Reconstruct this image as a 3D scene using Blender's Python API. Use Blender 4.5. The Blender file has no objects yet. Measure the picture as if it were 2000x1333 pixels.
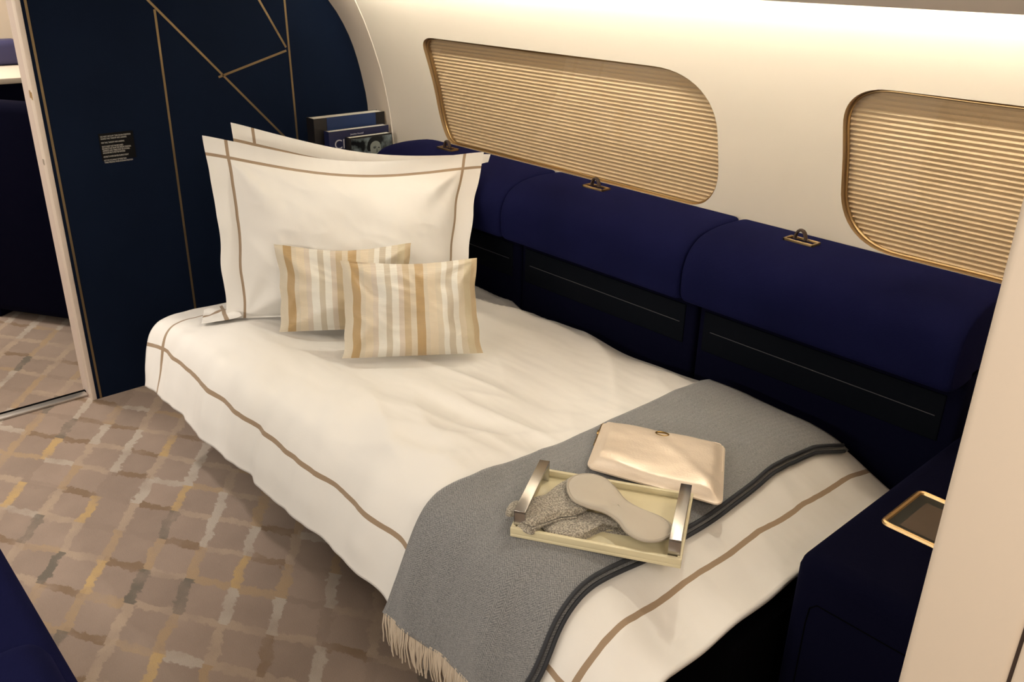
import bpy, bmesh, math, random
import numpy as np
from mathutils import Vector, Matrix, noise as mnoise
random.seed(7)
S = bpy.context.scene
COL = S.collection

# ------------------------------------------------------------------ camera
CAM = (3.2966, 0.0, 1.6)
YAW, PITCH, ROLL = math.radians(42.4266), math.radians(23.7174), math.radians(1.1450)
fw = Vector((-math.cos(YAW)*math.cos(PITCH), math.sin(YAW)*math.cos(PITCH), -math.sin(PITCH)))
rt = fw.cross(Vector((0, 0, 1))).normalized(); up = rt.cross(fw)
r2 = rt*math.cos(ROLL)+up*math.sin(ROLL); u2 = -rt*math.sin(ROLL)+up*math.cos(ROLL)
cd = bpy.data.cameras.new('camera'); cam = bpy.data.objects.new('camera', cd); COL.objects.link(cam)
cd.sensor_fit = 'HORIZONTAL'; cd.sensor_width = 36; cd.lens = 1711.41/2000*36; cd.clip_start = .02
m = Matrix((r2, u2, -fw)).transposed().to_4x4(); m.translation = Vector(CAM)
cam.matrix_world = m
S.camera = cam

# ------------------------------------------------------------------ world, lights, exposure
w = bpy.data.worlds.new('world'); S.world = w; w.use_nodes = True
w.node_tree.nodes['Background'].inputs[0].default_value = (1, .86, .7, 1)
w.node_tree.nodes['Background'].inputs[1].default_value = .03
S.view_settings.view_transform = 'Standard'; S.view_settings.look = 'None'
S.view_settings.gamma = 1; S.view_settings.exposure = 0.0
WARM = (1, .83, .63)
def area(name, loc, size, power, target, color=WARM, spread=180):
    l = bpy.data.lights.new(name, 'AREA'); l.shape = 'RECTANGLE'; l.size, l.size_y = size
    l.energy = power; l.color = color; l.spread = math.radians(spread)
    o = bpy.data.objects.new(name, l); COL.objects.link(o); o.location = loc
    o.rotation_euler = (Vector(target)-Vector(loc)).to_track_quat('-Z', 'Y').to_euler(); return o
def spot(name, loc, power, target, angle, blend=.6, r=.03, color=WARM):
    l = bpy.data.lights.new(name, 'SPOT'); l.energy = power; l.spot_size = math.radians(angle); l.spot_blend = blend
    l.shadow_soft_size = r; l.color = color
    o = bpy.data.objects.new(name, l); COL.objects.link(o); o.location = loc
    o.rotation_euler = (Vector(target)-Vector(loc)).to_track_quat('-Z', 'Y').to_euler(); return o
area('aisle_ceiling_light', (1.4, -.25, 2.05), (3.0, .45), 12, (1.4, .15, 0), (1, .91, .80))
area('aisle_side_fill', (1.6, -1.55, 1.52), (3.6, .12), 32, (1.6, 1.2, .75), (1, .93, .82))  # added fill from the unseen aisle side, brightens the bolster fronts
area('rear_ceiling_light', (3.9, .3, 2.0), (.6, .8), 18, (3.0, 1.0, .9), (1, .88, .76))
area('next_cabin_light', (-1.6, .3, 2.05), (1.2, .5), 38, (-1.5, .6, 0), (1, .90, .78))
spot('reading_light_head', (1.42, 1.60, 1.60), 9.5, (1.12, 1.12, .62), 82, .9, .012, (1, .96, .82))
spot('reading_light_foot', (2.20, 1.60, 1.60), 10.5, (2.15, 1.12, .57), 84, .9, .012, (1, .96, .82))
spot('aisle_downlight', (.95, .15, 2.05), 56, (.72, .40, 0), 58, .9, .04, (1, .90, .82))

# ------------------------------------------------------------------ material helpers
def newmat(name):
    mt = bpy.data.materials.new(name); mt.use_nodes = True
    return mt, mt.node_tree, mt.node_tree.nodes['Principled BSDF']
def mat(name, col, rough=.5, metal=0, sheen=0, sheen_col=(1, 1, 1), bump=0, bscale=200, coat=0, emis=None, estr=0, var=0, spec=.5):
    mt, nt, b = newmat(name)
    b.inputs['Base Color'].default_value = (*col, 1); b.inputs['Roughness'].default_value = rough
    b.inputs['Metallic'].default_value = metal; b.inputs['Specular IOR Level'].default_value = spec
    if sheen:
        b.inputs['Sheen Weight'].default_value = sheen; b.inputs['Sheen Tint'].default_value = (*sheen_col, 1); b.inputs['Sheen Roughness'].default_value = .35
    if coat: b.inputs['Coat Weight'].default_value = coat
    if emis: b.inputs['Emission Color'].default_value = (*emis, 1); b.inputs['Emission Strength'].default_value = estr
    tc = nt.nodes.new('ShaderNodeTexCoord')
    if bump:
        n = nt.nodes.new('ShaderNodeTexNoise'); n.inputs['Scale'].default_value = bscale; n.inputs['Detail'].default_value = 3
        bp = nt.nodes.new('ShaderNodeBump'); bp.inputs['Strength'].default_value = bump; bp.inputs['Distance'].default_value = .002
        nt.links.new(tc.outputs['Object'], n.inputs['Vector']); nt.links.new(n.outputs['Fac'], bp.inputs['Height']); nt.links.new(bp.outputs['Normal'], b.inputs['Normal'])
    if var:
        n = nt.nodes.new('ShaderNodeTexNoise'); n.inputs['Scale'].default_value = 5; n.inputs['Detail'].default_value = 5
        nt.links.new(tc.outputs['Object'], n.inputs['Vector'])
        mx = nt.nodes.new('ShaderNodeMix'); mx.data_type = 'RGBA'
        mx.inputs[6].default_value = (*[c*(1-var) for c in col], 1); mx.inputs[7].default_value = (*[min(1, c*(1+var)) for c in col], 1)
        nt.links.new(n.outputs['Fac'], mx.inputs[0]); nt.links.new(mx.outputs[2], b.inputs['Base Color'])
    return mt

class NT:                                   # tiny node-graph helper
    def __init__(s, nt): s.nt = nt
    def n(s, t, **k):
        x = s.nt.nodes.new(t)
        for a, v in k.items(): setattr(x, a, v)
        return x
    def put(s, sock, v):
        if isinstance(v, (int, float)): sock.default_value = v
        elif isinstance(v, tuple): sock.default_value = v
        else: s.nt.links.new(v, sock)
    def math(s, op, a, b=0.0, c=0.0):
        x = s.n('ShaderNodeMath', operation=op); s.put(x.inputs[0], a); s.put(x.inputs[1], b)
        if op in ('COMPARE', 'MULTIPLY_ADD'): s.put(x.inputs[2], c)
        return x.outputs[0]
    def mix(s, f, a, b):
        x = s.n('ShaderNodeMix', data_type='RGBA'); s.put(x.inputs[0], f)
        for i, v in ((6, a), (7, b)): s.put(x.inputs[i], (*v, 1) if isinstance(v, tuple) and len(v) == 3 else v)
        return x.outputs[2]
    def attr(s, name): return s.n('ShaderNodeAttribute', attribute_name=name)
    def noise(s, vec, scale, detail=3, out='Fac'):
        x = s.n('ShaderNodeTexNoise'); x.inputs['Scale'].default_value = scale; x.inputs['Detail'].default_value = detail
        if vec is not None: s.nt.links.new(vec, x.inputs['Vector'])
        return x.outputs[out]
    def band(s, v, c, hw): return s.math('COMPARE', v, c, hw)

STRIPE = (.34, .245, .16)
def linen(name, bands, wiggle=.003, col=(.82, .80, .76)):
    """white cotton with woven taupe bands; bands = [(attribute, centre, half width)]"""
    mt, nt, b = newmat(name); g = NT(nt)
    b.inputs['Roughness'].default_value = .62; b.inputs['Sheen Weight'].default_value = .15
    b.inputs['Specular IOR Level'].default_value = .3
    tc = g.n('ShaderNodeTexCoord').outputs['Object']
    f = None
    wn = g.math('MULTIPLY', g.math('SUBTRACT', g.noise(tc, 14, 2), .5), wiggle*2)
    for a, c, h in bands:
        v = g.math('ADD', g.attr(a).outputs['Fac'], wn); bb = g.band(v, c, h)
        f = bb if f is None else g.math('MAXIMUM', f, bb)
    nt.links.new(g.mix(f, col, STRIPE), b.inputs['Base Color'])
    bp = g.n('ShaderNodeBump'); bp.inputs['Strength'].default_value = .5; bp.inputs['Distance'].default_value = .018
    mp = g.n('ShaderNodeMapping'); nt.links.new(tc, mp.inputs[0]); mp.inputs['Rotation'].default_value = (0, 0, .35); mp.inputs['Scale'].default_value = (1, 3.2, 1.5)
    h1 = g.noise(mp.outputs[0], 3.0, 2); h2 = g.noise(tc, 260, 1)
    hh = g.math('ADD', h1, g.math('MULTIPLY', h2, .012))
    nt.links.new(hh, bp.inputs['Height']); nt.links.new(bp.outputs['Normal'], b.inputs['Normal'])
    return mt

M = {}
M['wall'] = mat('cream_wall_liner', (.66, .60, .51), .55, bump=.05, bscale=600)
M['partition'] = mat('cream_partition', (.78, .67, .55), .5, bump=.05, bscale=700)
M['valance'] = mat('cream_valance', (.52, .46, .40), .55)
M['ceiling'] = mat('ceiling_cream', (.7, .64, .56), .6)
M['gold'] = mat('brushed_gold', (.60, .42, .21), .35, metal=1, bump=.15, bscale=400)
M['goldframe'] = mat('gold_window_ring', (.52, .36, .17), .3, metal=1)
M['inlay'] = mat('antique_gold_inlay', (.30, .22, .12), .45, metal=.8, bump=.2, bscale=300)
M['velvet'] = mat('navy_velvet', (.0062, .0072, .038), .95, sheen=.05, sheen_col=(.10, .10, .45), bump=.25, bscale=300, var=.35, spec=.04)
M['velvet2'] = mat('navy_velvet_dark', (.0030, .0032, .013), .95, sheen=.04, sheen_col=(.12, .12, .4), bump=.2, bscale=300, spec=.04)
M['panelnavy'] = mat('navy_bulkhead_leather', (.0050, .0108, .029), .75, bump=.3, bscale=900, spec=.08, var=.2)
M['black'] = mat('black_fabric', (.0015, .0015, .002), .9, spec=.03)
M['pocket'] = mat('dark_pocket_panel', (.0022, .0034, .0065), .8, spec=.08)
M['thread'] = mat('grey_piping', (.06, .06, .07), .6)
M['chrome'] = mat('chrome', (.50, .49, .48), .22, metal=1)
M['steel'] = mat('brushed_steel', (.62, .59, .56), .4, metal=1)
M['jamb'] = mat('pale_door_frame', (.84, .73, .63), .45)
M['strapbrown'] = mat('brown_strap', (.05, .03, .022), .7)
M['traycream'] = mat('cream_lacquer', (.68, .61, .40), .38, coat=.3)
M['screen'] = mat('dark_glass_screen', (.13, .10, .075), .18)
M['bezel'] = mat('dark_bezel', (.045, .045, .038), .3)
M['pouch'] = mat('champagne_leather', (.80, .68, .55), .38, metal=.25, bump=.25, bscale=260)
M['mask'] = mat('taupe_suede', (.50, .45, .37), .85, sheen=.4, bump=.1, bscale=500)
M['masktrim'] = mat('taupe_piping', (.42, .37, .30), .8)
M['white'] = mat('white_paper', (.8, .78, .72), .6)
M['text'] = mat('label_lettering', (.45, .45, .45), .6)
M['label'] = mat('label_black', (.008, .008, .009), .5, spec=.1)
M['letter'] = mat('placard_lettering', (.70, .68, .62), .6)
M['fringe'] = mat('cream_wool', (.62, .53, .42), .85, sheen=.3)
M['tag'] = mat('navy_tag', (.02, .02, .045), .7)
M['glow'] = mat('light_strip_glow', (1, 1, 1), .5, emis=(1, .94, .80), estr=55)
M['blanketedge'] = mat('dark_selvedge', (.030, .033, .040), .85)
M['rose'] = mat('pale_cream', (.8, .7, .58), .5)

# ------------------------------------------------------------------ object helpers
def tag(o, label=None, cat=None, group=None, kind=None):
    if label: o['label'] = label
    if cat: o['category'] = cat
    if group: o['group'] = group
    if kind: o['kind'] = kind
    return o
def empty(name, loc=(0, 0, 0), label=None, cat=None, group=None):
    o = bpy.data.objects.new(name, None); COL.objects.link(o); o.location = loc; o.empty_display_size = .05
    return tag(o, label, cat, group)
def link(name, bm, mt, parent=None, smooth=True, keepworld=True):
    me = bpy.data.meshes.new(name)
    bmesh.ops.recalc_face_normals(bm, faces=bm.faces)
    bm.to_mesh(me); bm.free()
    if smooth:
        for p in me.polygons: p.use_smooth = True
        if hasattr(me, 'set_sharp_from_angle'): me.set_sharp_from_angle(angle=math.radians(38))
    for x in (mt if isinstance(mt, list) else [mt]): me.materials.append(x)
    o = bpy.data.objects.new(name, me); COL.objects.link(o)
    if parent is not None:
        o.parent = parent
        if keepworld:
            off = Vector((0, 0, 0)); p = parent
            while p is not None: off += p.location; p = p.parent
            o.location = -off
    return o
def struct(name, bm, mt, parent=None, smooth=True):
    o = link(name, bm, mt, parent, smooth)
    if parent is None: o['kind'] = 'structure'
    return o
def box(bm, x0, x1, y0, y1, z0, z1, bev=0, seg=3, mtx=None):
    vs = [bm.verts.new((x, y, z)) for x in (x0, x1) for y in (y0, y1) for z in (z0, z1)]
    fs = [(0, 1, 3, 2), (4, 6, 7, 5), (0, 4, 5, 1), (2, 3, 7, 6), (0, 2, 6, 4), (1, 5, 7, 3)]
    F = [bm.faces.new([vs[i] for i in f]) for f in fs]
    if bev:
        es = list({e for f in F for e in f.edges})
        r = bmesh.ops.bevel(bm, geom=es, offset=bev, segments=seg, profile=.5, affect='EDGES')
        vs = list({v for f in r['faces'] for v in f.verts} | {v for v in vs if v.is_valid})
    if mtx is not None:
        for v in {v for v in vs if v.is_valid}: v.co = mtx @ v.co
    return vs
def BOX(name, dims, mt, parent=None, bev=0, seg=3, mtx=None, smooth=True):
    bm = bmesh.new(); box(bm, *dims, bev=bev, seg=seg, mtx=mtx); return link(name, bm, mt, parent, smooth)
def grid(bm, P, close_u=False):
    """P[i][j] -> Vector; makes quads"""
    V = [[bm.verts.new(p) for p in row] for row in P]; n = len(V); mm = len(V[0])
    for i in range(n if close_u else n-1):
        for j in range(mm-1):
            bm.faces.new((V[i][j], V[(i+1) % n][j], V[(i+1) % n][j+1], V[i][j+1]))
    return V
def tube(bm, pts, r, n=8, closed=False, flat=None):
    pts = [Vector(p) for p in pts]; rings = []; N = len(pts)
    prev = None
    for i, p in enumerate(pts):
        a = pts[(i-1) % N] if (closed or i > 0) else pts[i]; b = pts[(i+1) % N] if (closed or i < N-1) else pts[i]
        t = (b-a).normalized()
        if prev is None:
            ref = Vector((0, 0, 1)) if abs(t.z) < .9 else Vector((1, 0, 0)); nrm = (ref-t*ref.dot(t)).normalized()
        else: nrm = (prev-t*prev.dot(t)).normalized()
        prev = nrm; bn = t.cross(nrm)
        rr = r(i/(N-1)) if callable(r) else r
        fl = flat or 1
        rings.append([bm.verts.new(p+nrm*math.cos(k*2*math.pi/n)*rr+bn*math.sin(k*2*math.pi/n)*rr*fl) for k in range(n)])
    for i in range(N if closed else N-1):
        A, B = rings[i], rings[(i+1) % N]
        for k in range(n): bm.faces.new((A[k], A[(k+1) % n], B[(k+1) % n], B[k]))
    if not closed:
        bm.faces.new(list(reversed(rings[0]))); bm.faces.new(rings[-1])
def slab(bm, poly, d, axis_off):
    """closed polygon (list of Vector) extruded by vector"""
    a = [bm.verts.new(p) for p in poly]; b = [bm.verts.new(Vector(p)+axis_off) for p in poly]
    bm.faces.new(a); bm.faces.new(list(reversed(b))); n = len(a)
    for i in range(n): bm.faces.new((a[i], b[i], b[(i+1) % n], a[(i+1) % n]))
def sm(a, b, x):
    t = max(0, min(1, (x-a)/(b-a))); return t*t*(3-2*t)
def nz(x, y, z=0): return mnoise.noise(Vector((x, y, z)))
def smooth1(xs, ys):
    """monotone-ish cubic through points"""
    xs = list(xs); ys = list(ys); n = len(xs)
    d = [(ys[i+1]-ys[i])/(xs[i+1]-xs[i]) for i in range(n-1)]
    mm = [d[0]]+[0 if d[i-1]*d[i] <= 0 else 2*d[i-1]*d[i]/(d[i-1]+d[i]) for i in range(1, n-1)]+[d[-1]]
    def f(x):
        if x <= xs[0]: return ys[0]+mm[0]*(x-xs[0])
        if x >= xs[-1]: return ys[-1]+mm[-1]*(x-xs[-1])
        i = max(k for k in range(n-1) if xs[k] <= x); h = xs[i+1]-xs[i]; t = (x-xs[i])/h
        return (2*t**3-3*t*t+1)*ys[i]+(t**3-2*t*t+t)*h*mm[i]+(-2*t**3+3*t*t)*ys[i+1]+(t**3-t*t)*h*mm[i+1]
    return f
def text(name, body, size, mtx, mt, parent, align='LEFT', depth=.0004, fit=None):
    c = bpy.data.curves.new(name, 'FONT'); c.body = body; c.size = size; c.align_x = align; c.extrude = depth; c.space_line = 1.0
    o = bpy.data.objects.new(name+'_tmp', c); COL.objects.link(o)
    bpy.context.view_layer.update()
    me = bpy.data.meshes.new_from_object(o.evaluated_get(bpy.context.evaluated_depsgraph_get()))
    bpy.data.objects.remove(o); me.name = name
    if fit:
        xs_ = [v.co.x for v in me.vertices]; me.transform(Matrix.Translation((-min(xs_), 0, 0))); me.transform(Matrix.Diagonal((fit/(max(xs_)-min(xs_)), 1, 1, 1)))
    me.transform(mtx); me.materials.clear(); me.materials.append(mt)
    q = bpy.data.objects.new(name, me); COL.objects.link(q)
    if parent is not None:
        q.parent = parent; off = Vector((0, 0, 0)); p = parent
        while p is not None: off += p.location; p = p.parent
        q.location = -off
    return q

# ------------------------------------------------------------------ profiles of the cabin side
Bk = smooth1([0, .6, 1.0, 1.118, 1.245, 1.356, 1.426, 1.5, 1.62, 1.8, 2.1], [2.10, 2.15, 2.139, 2.118, 2.082, 2.028, 1.976, 1.91, 1.80, 1.72, 1.66])
Wl = smooth1([0, .6, .95, 1.12, 1.245, 1.356, 1.426, 1.48, 1.55, 1.64], [2.03, 2.075, 2.055, 2.028, 1.992, 1.950, 1.917, 1.890, 1.862, 1.85])

# ------------------------------------------------------------------ carpet floor
OX, OY = .456, .792; AX, AY, BX_, BY_ = .118, .076, .112, -.088
def carpet():
    bm = bmesh.new()
    la = bm.loops.layers.float_color.new('seg_a'); lb = bm.loops.layers.float_color.new('seg_b'); lc = bm.loops.layers.float_color.new('cell')
    uv = bm.loops.layers.uv.new('lattice')
    gold = (.58, .40, .19); white = (.54, .47, .40); tan = (.46, .33, .21); dark = (.19, .165, .135); beige = (.48, .37, .28); brown = (.26, .175, .11); cellc = (.34, .26, .21)
    rnd = random.Random(11)
    bd, ad = {}, {}
    known = {(2, 1): gold}
    fixed_gold = [((.62, 1.02)), ]
    def bcol(i, j):
        if (i, j) not in bd: bd[(i, j)] = rnd.choice([tan, white, white, beige, beige, tan, dark, tan, cellc, beige, beige])
        return bd[(i, j)]
    def acol(i, j):
        if (i, j) not in ad: ad[(i, j)] = rnd.choice([beige, beige, brown, white, tan, beige, cellc, brown])
        return ad[(i, j)]
    # segments seen in the photograph, keyed by their midpoint on the floor
    seen = [((790, 240), gold), ((205, 230), gold), ((860, 455), gold), ((395, 520), gold), ((430, 850), gold), ((1155, 810), gold), ((725, 1280), gold), ((30, 440), gold),
            ((515, 690), tan), ((790, 600), dark), ((640, 890), dark), ((875, 945), dark), ((210, 800), dark), ((615, 200), white), ((565, 290), white), ((910, 350), white),
            ((670, 430), white), ((450, 155), white), ((965, 240), white), ((1010, 620), white), ((1200, 660), white), ((1340, 1010), white), ((735, 320), beige), ((1250, 520), tan),
            ((1100, 970), white), ((805, 1110), tan), ((935, 760), tan), ((680, 110), beige), ((510, 80), tan), ((1380, 850), tan), ((1290, 1180), brown)]
    for (zx, zy), c in seen:
        px, py = zx/2.41, 780+zy/2.41
        d = r2*((px-1000)/1711.41)-u2*((py-666.5)/1711.41)+fw; t = -CAM[2]/d.z
        X, Y = CAM[0]+d.x*t-OX, CAM[1]+d.y*t-OY
        det = AX*BY_-BX_*AY; u = (X*BY_-BX_*Y)/det; v = (AX*Y-AY*X)/det
        bd[(round(u), math.floor(v))] = c
    P = lambda u, v: Vector((OX+u*AX+v*BX_, OY+u*AY+v*BY_, 0))
    N = 26
    for i2 in range(-2*N, 2*N):
        for j2 in range(-2*N, 2*N):
            u0, v0 = i2/2, j2/2; c = P(u0+.25, v0+.25)
            if not (-2.6 < c.x < 4.3 and -1.7 < c.y < 2.2): continue
            vs = [bm.verts.new(P(u0+a, v0+b)) for a, b in ((0, 0), (.5, 0), (.5, .5), (0, .5))]
            f = bm.faces.new(vs)
            ca = acol(math.floor(u0+.25), round(v0+.25)); cb = bcol(round(u0+.25), math.floor(v0+.25))
            k = (math.floor(u0+.25)*7+math.floor(v0+.25)*13) % 11/11
            for l, (a, b) in zip(f.loops, ((0, 0), (.5, 0), (.5, .5), (0, .5))):
                l[la] = (*ca, 1); l[lb] = (*cb, 1); l[lc] = (k, k, k, 1); l[uv].uv = (u0+a, v0+b)
    bmesh.ops.remove_doubles(bm, verts=bm.verts, dist=1e-5)
    mt, nt, b = newmat('lattice_carpet'); g = NT(nt)
    b.inputs['Roughness'].default_value = .95; b.inputs['Specular IOR Level'].default_value = .1; b.inputs['Sheen Weight'].default_value = .1
    U = g.n('ShaderNodeUVMap', uv_map='lattice').outputs[0]
    n1 = g.noise(U, 2.2, 2, 'Color'); n2 = g.noise(U, 9, 2, 'Color')
    vm = g.n('ShaderNodeVectorMath', operation='SUBTRACT'); nt.links.new(n1, vm.inputs[0]); vm.inputs[1].default_value = (.5, .5, .5)
    vs_ = g.n('ShaderNodeVectorMath', operation='SCALE'); nt.links.new(vm.outputs[0], vs_.inputs[0]); vs_.inputs['Scale'].default_value = .30
    vm2 = g.n('ShaderNodeVectorMath', operation='SUBTRACT'); nt.links.new(n2, vm2.inputs[0]); vm2.inputs[1].default_value = (.5, .5, .5)
    vs2 = g.n('ShaderNodeVectorMath', operation='SCALE'); nt.links.new(vm2.outputs[0], vs2.inputs[0]); vs2.inputs['Scale'].default_value = .20
    ad1 = g.n('ShaderNodeVectorMath', operation='ADD'); nt.links.new(U, ad1.inputs[0]); nt.links.new(vs_.outputs[0], ad1.inputs[1])
    ad2 = g.n('ShaderNodeVectorMath', operation='ADD'); nt.links.new(ad1.outputs[0], ad2.inputs[0]); nt.links.new(vs2.outputs[0], ad2.inputs[1])
    sp = g.n('ShaderNodeSeparateXYZ'); nt.links.new(ad2.outputs[0], sp.inputs[0])
    def near(x, hw):      # 1 near an integer
        fr = g.math('ABSOLUTE', g.math('SUBTRACT', g.math('FRACT', g.math('ADD', x, .5)), .5))
        r = g.n('ShaderNodeMapRange'); nt.links.new(fr, r.inputs[0]); r.inputs[1].default_value = hw; r.inputs[2].default_value = hw+.035; r.inputs[3].default_value = 1; r.inputs[4].default_value = 0
        return r.outputs[0]
    TC = g.n('ShaderNodeTexCoord').outputs['Object']
    fade = g.math('ADD', g.math('MULTIPLY', g.math('SUBTRACT', g.noise(TC, 9, 5), .5), 2.6), .52)
    fb = g.math('MINIMUM', g.math('MULTIPLY', near(sp.outputs[0], .095), g.math('ADD', fade, .30)), 1.0)
    fa = g.math('MINIMUM', g.math('MULTIPLY', near(sp.outputs[1], .085), g.math('ADD', fade, .22)), .9)
    mot = g.noise(TC, 7, 4); cv = g.math('ADD', g.math('MULTIPLY', mot, .7), g.math('MULTIPLY', g.attr('cell').outputs['Fac'], .3))
    base = g.mix(cv, (.28, .215, .175), (.47, .36, .29))
    c1 = g.mix(fa, base, g.attr('seg_a').outputs['Color']); c2 = g.mix(fb, c1, g.attr('seg_b').outputs['Color'])
    gr = g.noise(TC, 420, 2); c3 = g.mix(g.math('MULTIPLY', g.math('SUBTRACT', gr, .35), .5), c2, (.10, .08, .065))
    nt.links.new(c3, b.inputs['Base Color'])
    bp = g.n('ShaderNodeBump'); bp.inputs['Strength'].default_value = .5; bp.inputs['Distance'].default_value = .003
    nt.links.new(gr, bp.inputs['Height']); nt.links.new(bp.outputs['Normal'], b.inputs['Normal'])
    struct('floor', bm, mt, smooth=False)
carpet()

# ------------------------------------------------------------------ window wall with two openings
def outline(x0, x1, z0, z1, rad, n=14):
    """rounded quad; rad = ((rx,rz) for TL,TR,BR,BL)"""
    pts = []
    cs = [(x0, z1, 1, -1, rad[0], math.pi), (x1, z1, -1, -1, rad[1], math.pi/2), (x1, z0, -1, 1, rad[2], 0), (x0, z0, 1, 1, rad[3], -math.pi/2)]
    for (cx, cz, sx, sz, (rx, rz), a0) in cs:
        ox, oz = cx+sx*rx, cz+sz*rz
        for k in range(n):
            a = a0-(math.pi/2)*k/(n-1)
            q_ = lambda c_: math.copysign(abs(c_)**.86, c_)
            pts.append((ox+rx*q_(math.cos(a)), oz+rz*q_(math.sin(a))))
    # insert points on the straight runs
    out = []
    for i, p in enumerate(pts):
        q = pts[(i+1) % len(pts)]; d = math.hypot(q[0]-p[0], q[1]-p[1]); out.append(p)
        k = int(d/.05)
        for j in range(1, k): out.append((p[0]+(q[0]-p[0])*j/k, p[1]+(q[1]-p[1])*j/k))
    return out
WIN = [outline(.632, 1.897, .950, 1.332, ((.075, .05), (.20, .16), (.11, .13), (.07, .17))),
       outline(2.262, 2.98, .950, 1.345, ((.12, .10), (.30, .15), (.15, .13), (.16, .15)))]
XS = [.30, 2.10, 3.7]
def wp(x, z, off=0): return Vector((x, Wl(z)+off, z))
bm = bmesh.new()
zb, zt = .55, 1.64
for k, o in enumerate(WIN):
    xa, xb = (XS[0], XS[1]) if k == 0 else (XS[1], 3.35)
    cx = sum(p[0] for p in o)/len(o); cz = sum(p[1] for p in o)/len(o)
    rows = []
    for (x, z) in o:
        dx, dz = x-cx, z-cz
        ts = []
        if dx > 1e-6: ts.append((xb-cx)/dx)
        if dx < -1e-6: ts.append((xa-cx)/dx)
        if dz > 1e-6: ts.append((1.46-cz)/dz)
        if dz < -1e-6: ts.append((.85-cz)/dz)
        t = min(ts); X, Z = cx+dx*t, cz+dz*t
        rows.append([wp(x+(X-x)*f, z+(Z-z)*f) for f in (0, .06, .14, .25, .38, .52, .68, .84, 1)])
    # corners of the outer rectangle
    for i in range(len(o)):
        A, B = rows[i], rows[(i+1) % len(o)]
        va = [bm.verts.new(p) for p in A]; vb = [bm.verts.new(p) for p in B]
        for j in range(len(A)-1): bm.faces.new((va[j], vb[j], vb[j+1], va[j+1]))
        a, b_ = A[-1], B[-1]
        if abs(a.x-b_.x) > 1e-5 and abs(a.z-b_.z) > 1e-5:
            X = xa if min(abs(a.x-xa), abs(b_.x-xa)) < 1e-4 else xb; Z = 1.46 if max(a.z, b_.z) > 1.2 else .85
            bm.faces.new((va[-1], vb[-1], bm.verts.new(wp(X, Z))))
nx = 30
for (z0, z1, n) in ((0, .85, 8), (1.46, 1.64, 10)):
    grid(bm, [[wp(.30+(3.35-.30)*i/nx, z0+(z1-z0)*j/n) for j in range(n+1)] for i in range(nx+1)])
bmesh.ops.remove_doubles(bm, verts=bm.verts, dist=.0004)
struct('wall_side', bm, M['wall'])
bm = bmesh.new(); grid(bm, [[wp(2.0+.2*i/4, .80+.70*j/40, .0012) for j in range(41)] for i in range(5)]); struct('wall_side.002', bm, M['wall'])
# plain continuation behind the partition
bm = bmesh.new(); grid(bm, [[wp(x, 1.64*j/20) for j in range(21)] for x in (3.35, 4.2)]); struct('wall_side.001', bm, M['wall'])
# sloping return between the bulkhead and the side wall liner, with a slim lip where it meets the liner
bm = bmesh.new()
grid(bm, [[Vector((.302*i/6, Bk(.1+1.9*j/40)*(1-i/6)+(Wl(min(1.64, .1+1.9*j/40))+.004)*(i/6), .1+1.9*j/40)) for j in range(41)] for i in range(7)])
struct('wall_return', bm, M['partition'])
bm = bmesh.new()
tube(bm, [(.301, Wl(z)+.0005, z) for z in [.6+.9*k/40 for k in range(41)]], .0035, 6); struct('trim_2', bm, M['wall'])

def window(k, o):
    root = empty('window_%d' % (k+1)); root['kind'] = 'structure'
    n = len(o)
    cx = sum(p[0] for p in o)/n; cz = sum(p[1] for p in o)/n
    def ins(p, d):
        v = Vector((p[0]-cx, p[1]-cz)); l = v.length; return (p[0]-v.x/l*d, p[1]-v.y/l*d)
    bm = bmesh.new()        # recess lining
    prof = [(0, 0), (.001, .006), (.002, .016), (.003, .030)]
    grid(bm, [[wp(*ins(o[i % n], a), off) for a, off in prof] for i in range(n+1)])
    link('reveal', bm, mat('bronze_reveal', (.30, .20, .10), .4, metal=.5), root)
    bm = bmesh.new()        # slim gold ring inside the recess
    pts = [wp(*ins(p, .006), .014) for p in o]; tube(bm, pts, .0028, 8, closed=True)
    link('frame', bm, M['goldframe'], root)
    # pleated blind
    bm = bmesh.new(); pitch = .0122
    zz = []; z = .925; kk = 0
    while z < 1.365:
        zz.append((z, 0 if kk % 2 else 1)); z += pitch/2; kk += 1
    xs = [min(p[0] for p in o)-.02, max(p[0] for p in o)+.02]
    X = [xs[0]+(xs[1]-xs[0])*i/24 for i in range(25)]
    grid(bm, [[wp(x, z, .0275+.0055*s) for z, s in zz] for x in X])
    link('pleated_blind', bm, M['blind'], root, smooth=False)
    # glass pane
    bm = bmesh.new()
    rows = [[wp(cx+(p[0]-cx)*f, cz+(p[1]-cz)*f, .017) for f in (.02, .25, .5, .75, .985)] for p in o]; rows.append(rows[0]); grid(bm, rows)
    link('pane', bm, M['pane'], root)
mt, nt, b = newmat('pleated_gold_fabric'); g = NT(nt); M['blind'] = mt
b.inputs['Roughness'].default_value = .6; b.inputs['Base Color'].default_value = (.58, .43, .25, 1); b.inputs['Sheen Weight'].default_value = .2
tcb = g.n('ShaderNodeTexCoord').outputs['Object']; bpn = g.n('ShaderNodeBump'); bpn.inputs['Strength'].default_value = .1
nt.links.new(g.noise(tcb, 700, 1), bpn.inputs['Height']); nt.links.new(bpn.outputs[0], b.inputs['Normal'])
mt = bpy.data.materials.new('clear_pane'); mt.use_nodes = True; nt = mt.node_tree; nt.nodes.clear(); g = NT(nt); M['pane'] = mt
out = g.n('ShaderNodeOutputMaterial'); mx = g.n('ShaderNodeMixShader'); tr = g.n('ShaderNodeBsdfTransparent'); gl = g.n('ShaderNodeBsdfGlossy')
gl.inputs['Roughness'].default_value = .01
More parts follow.
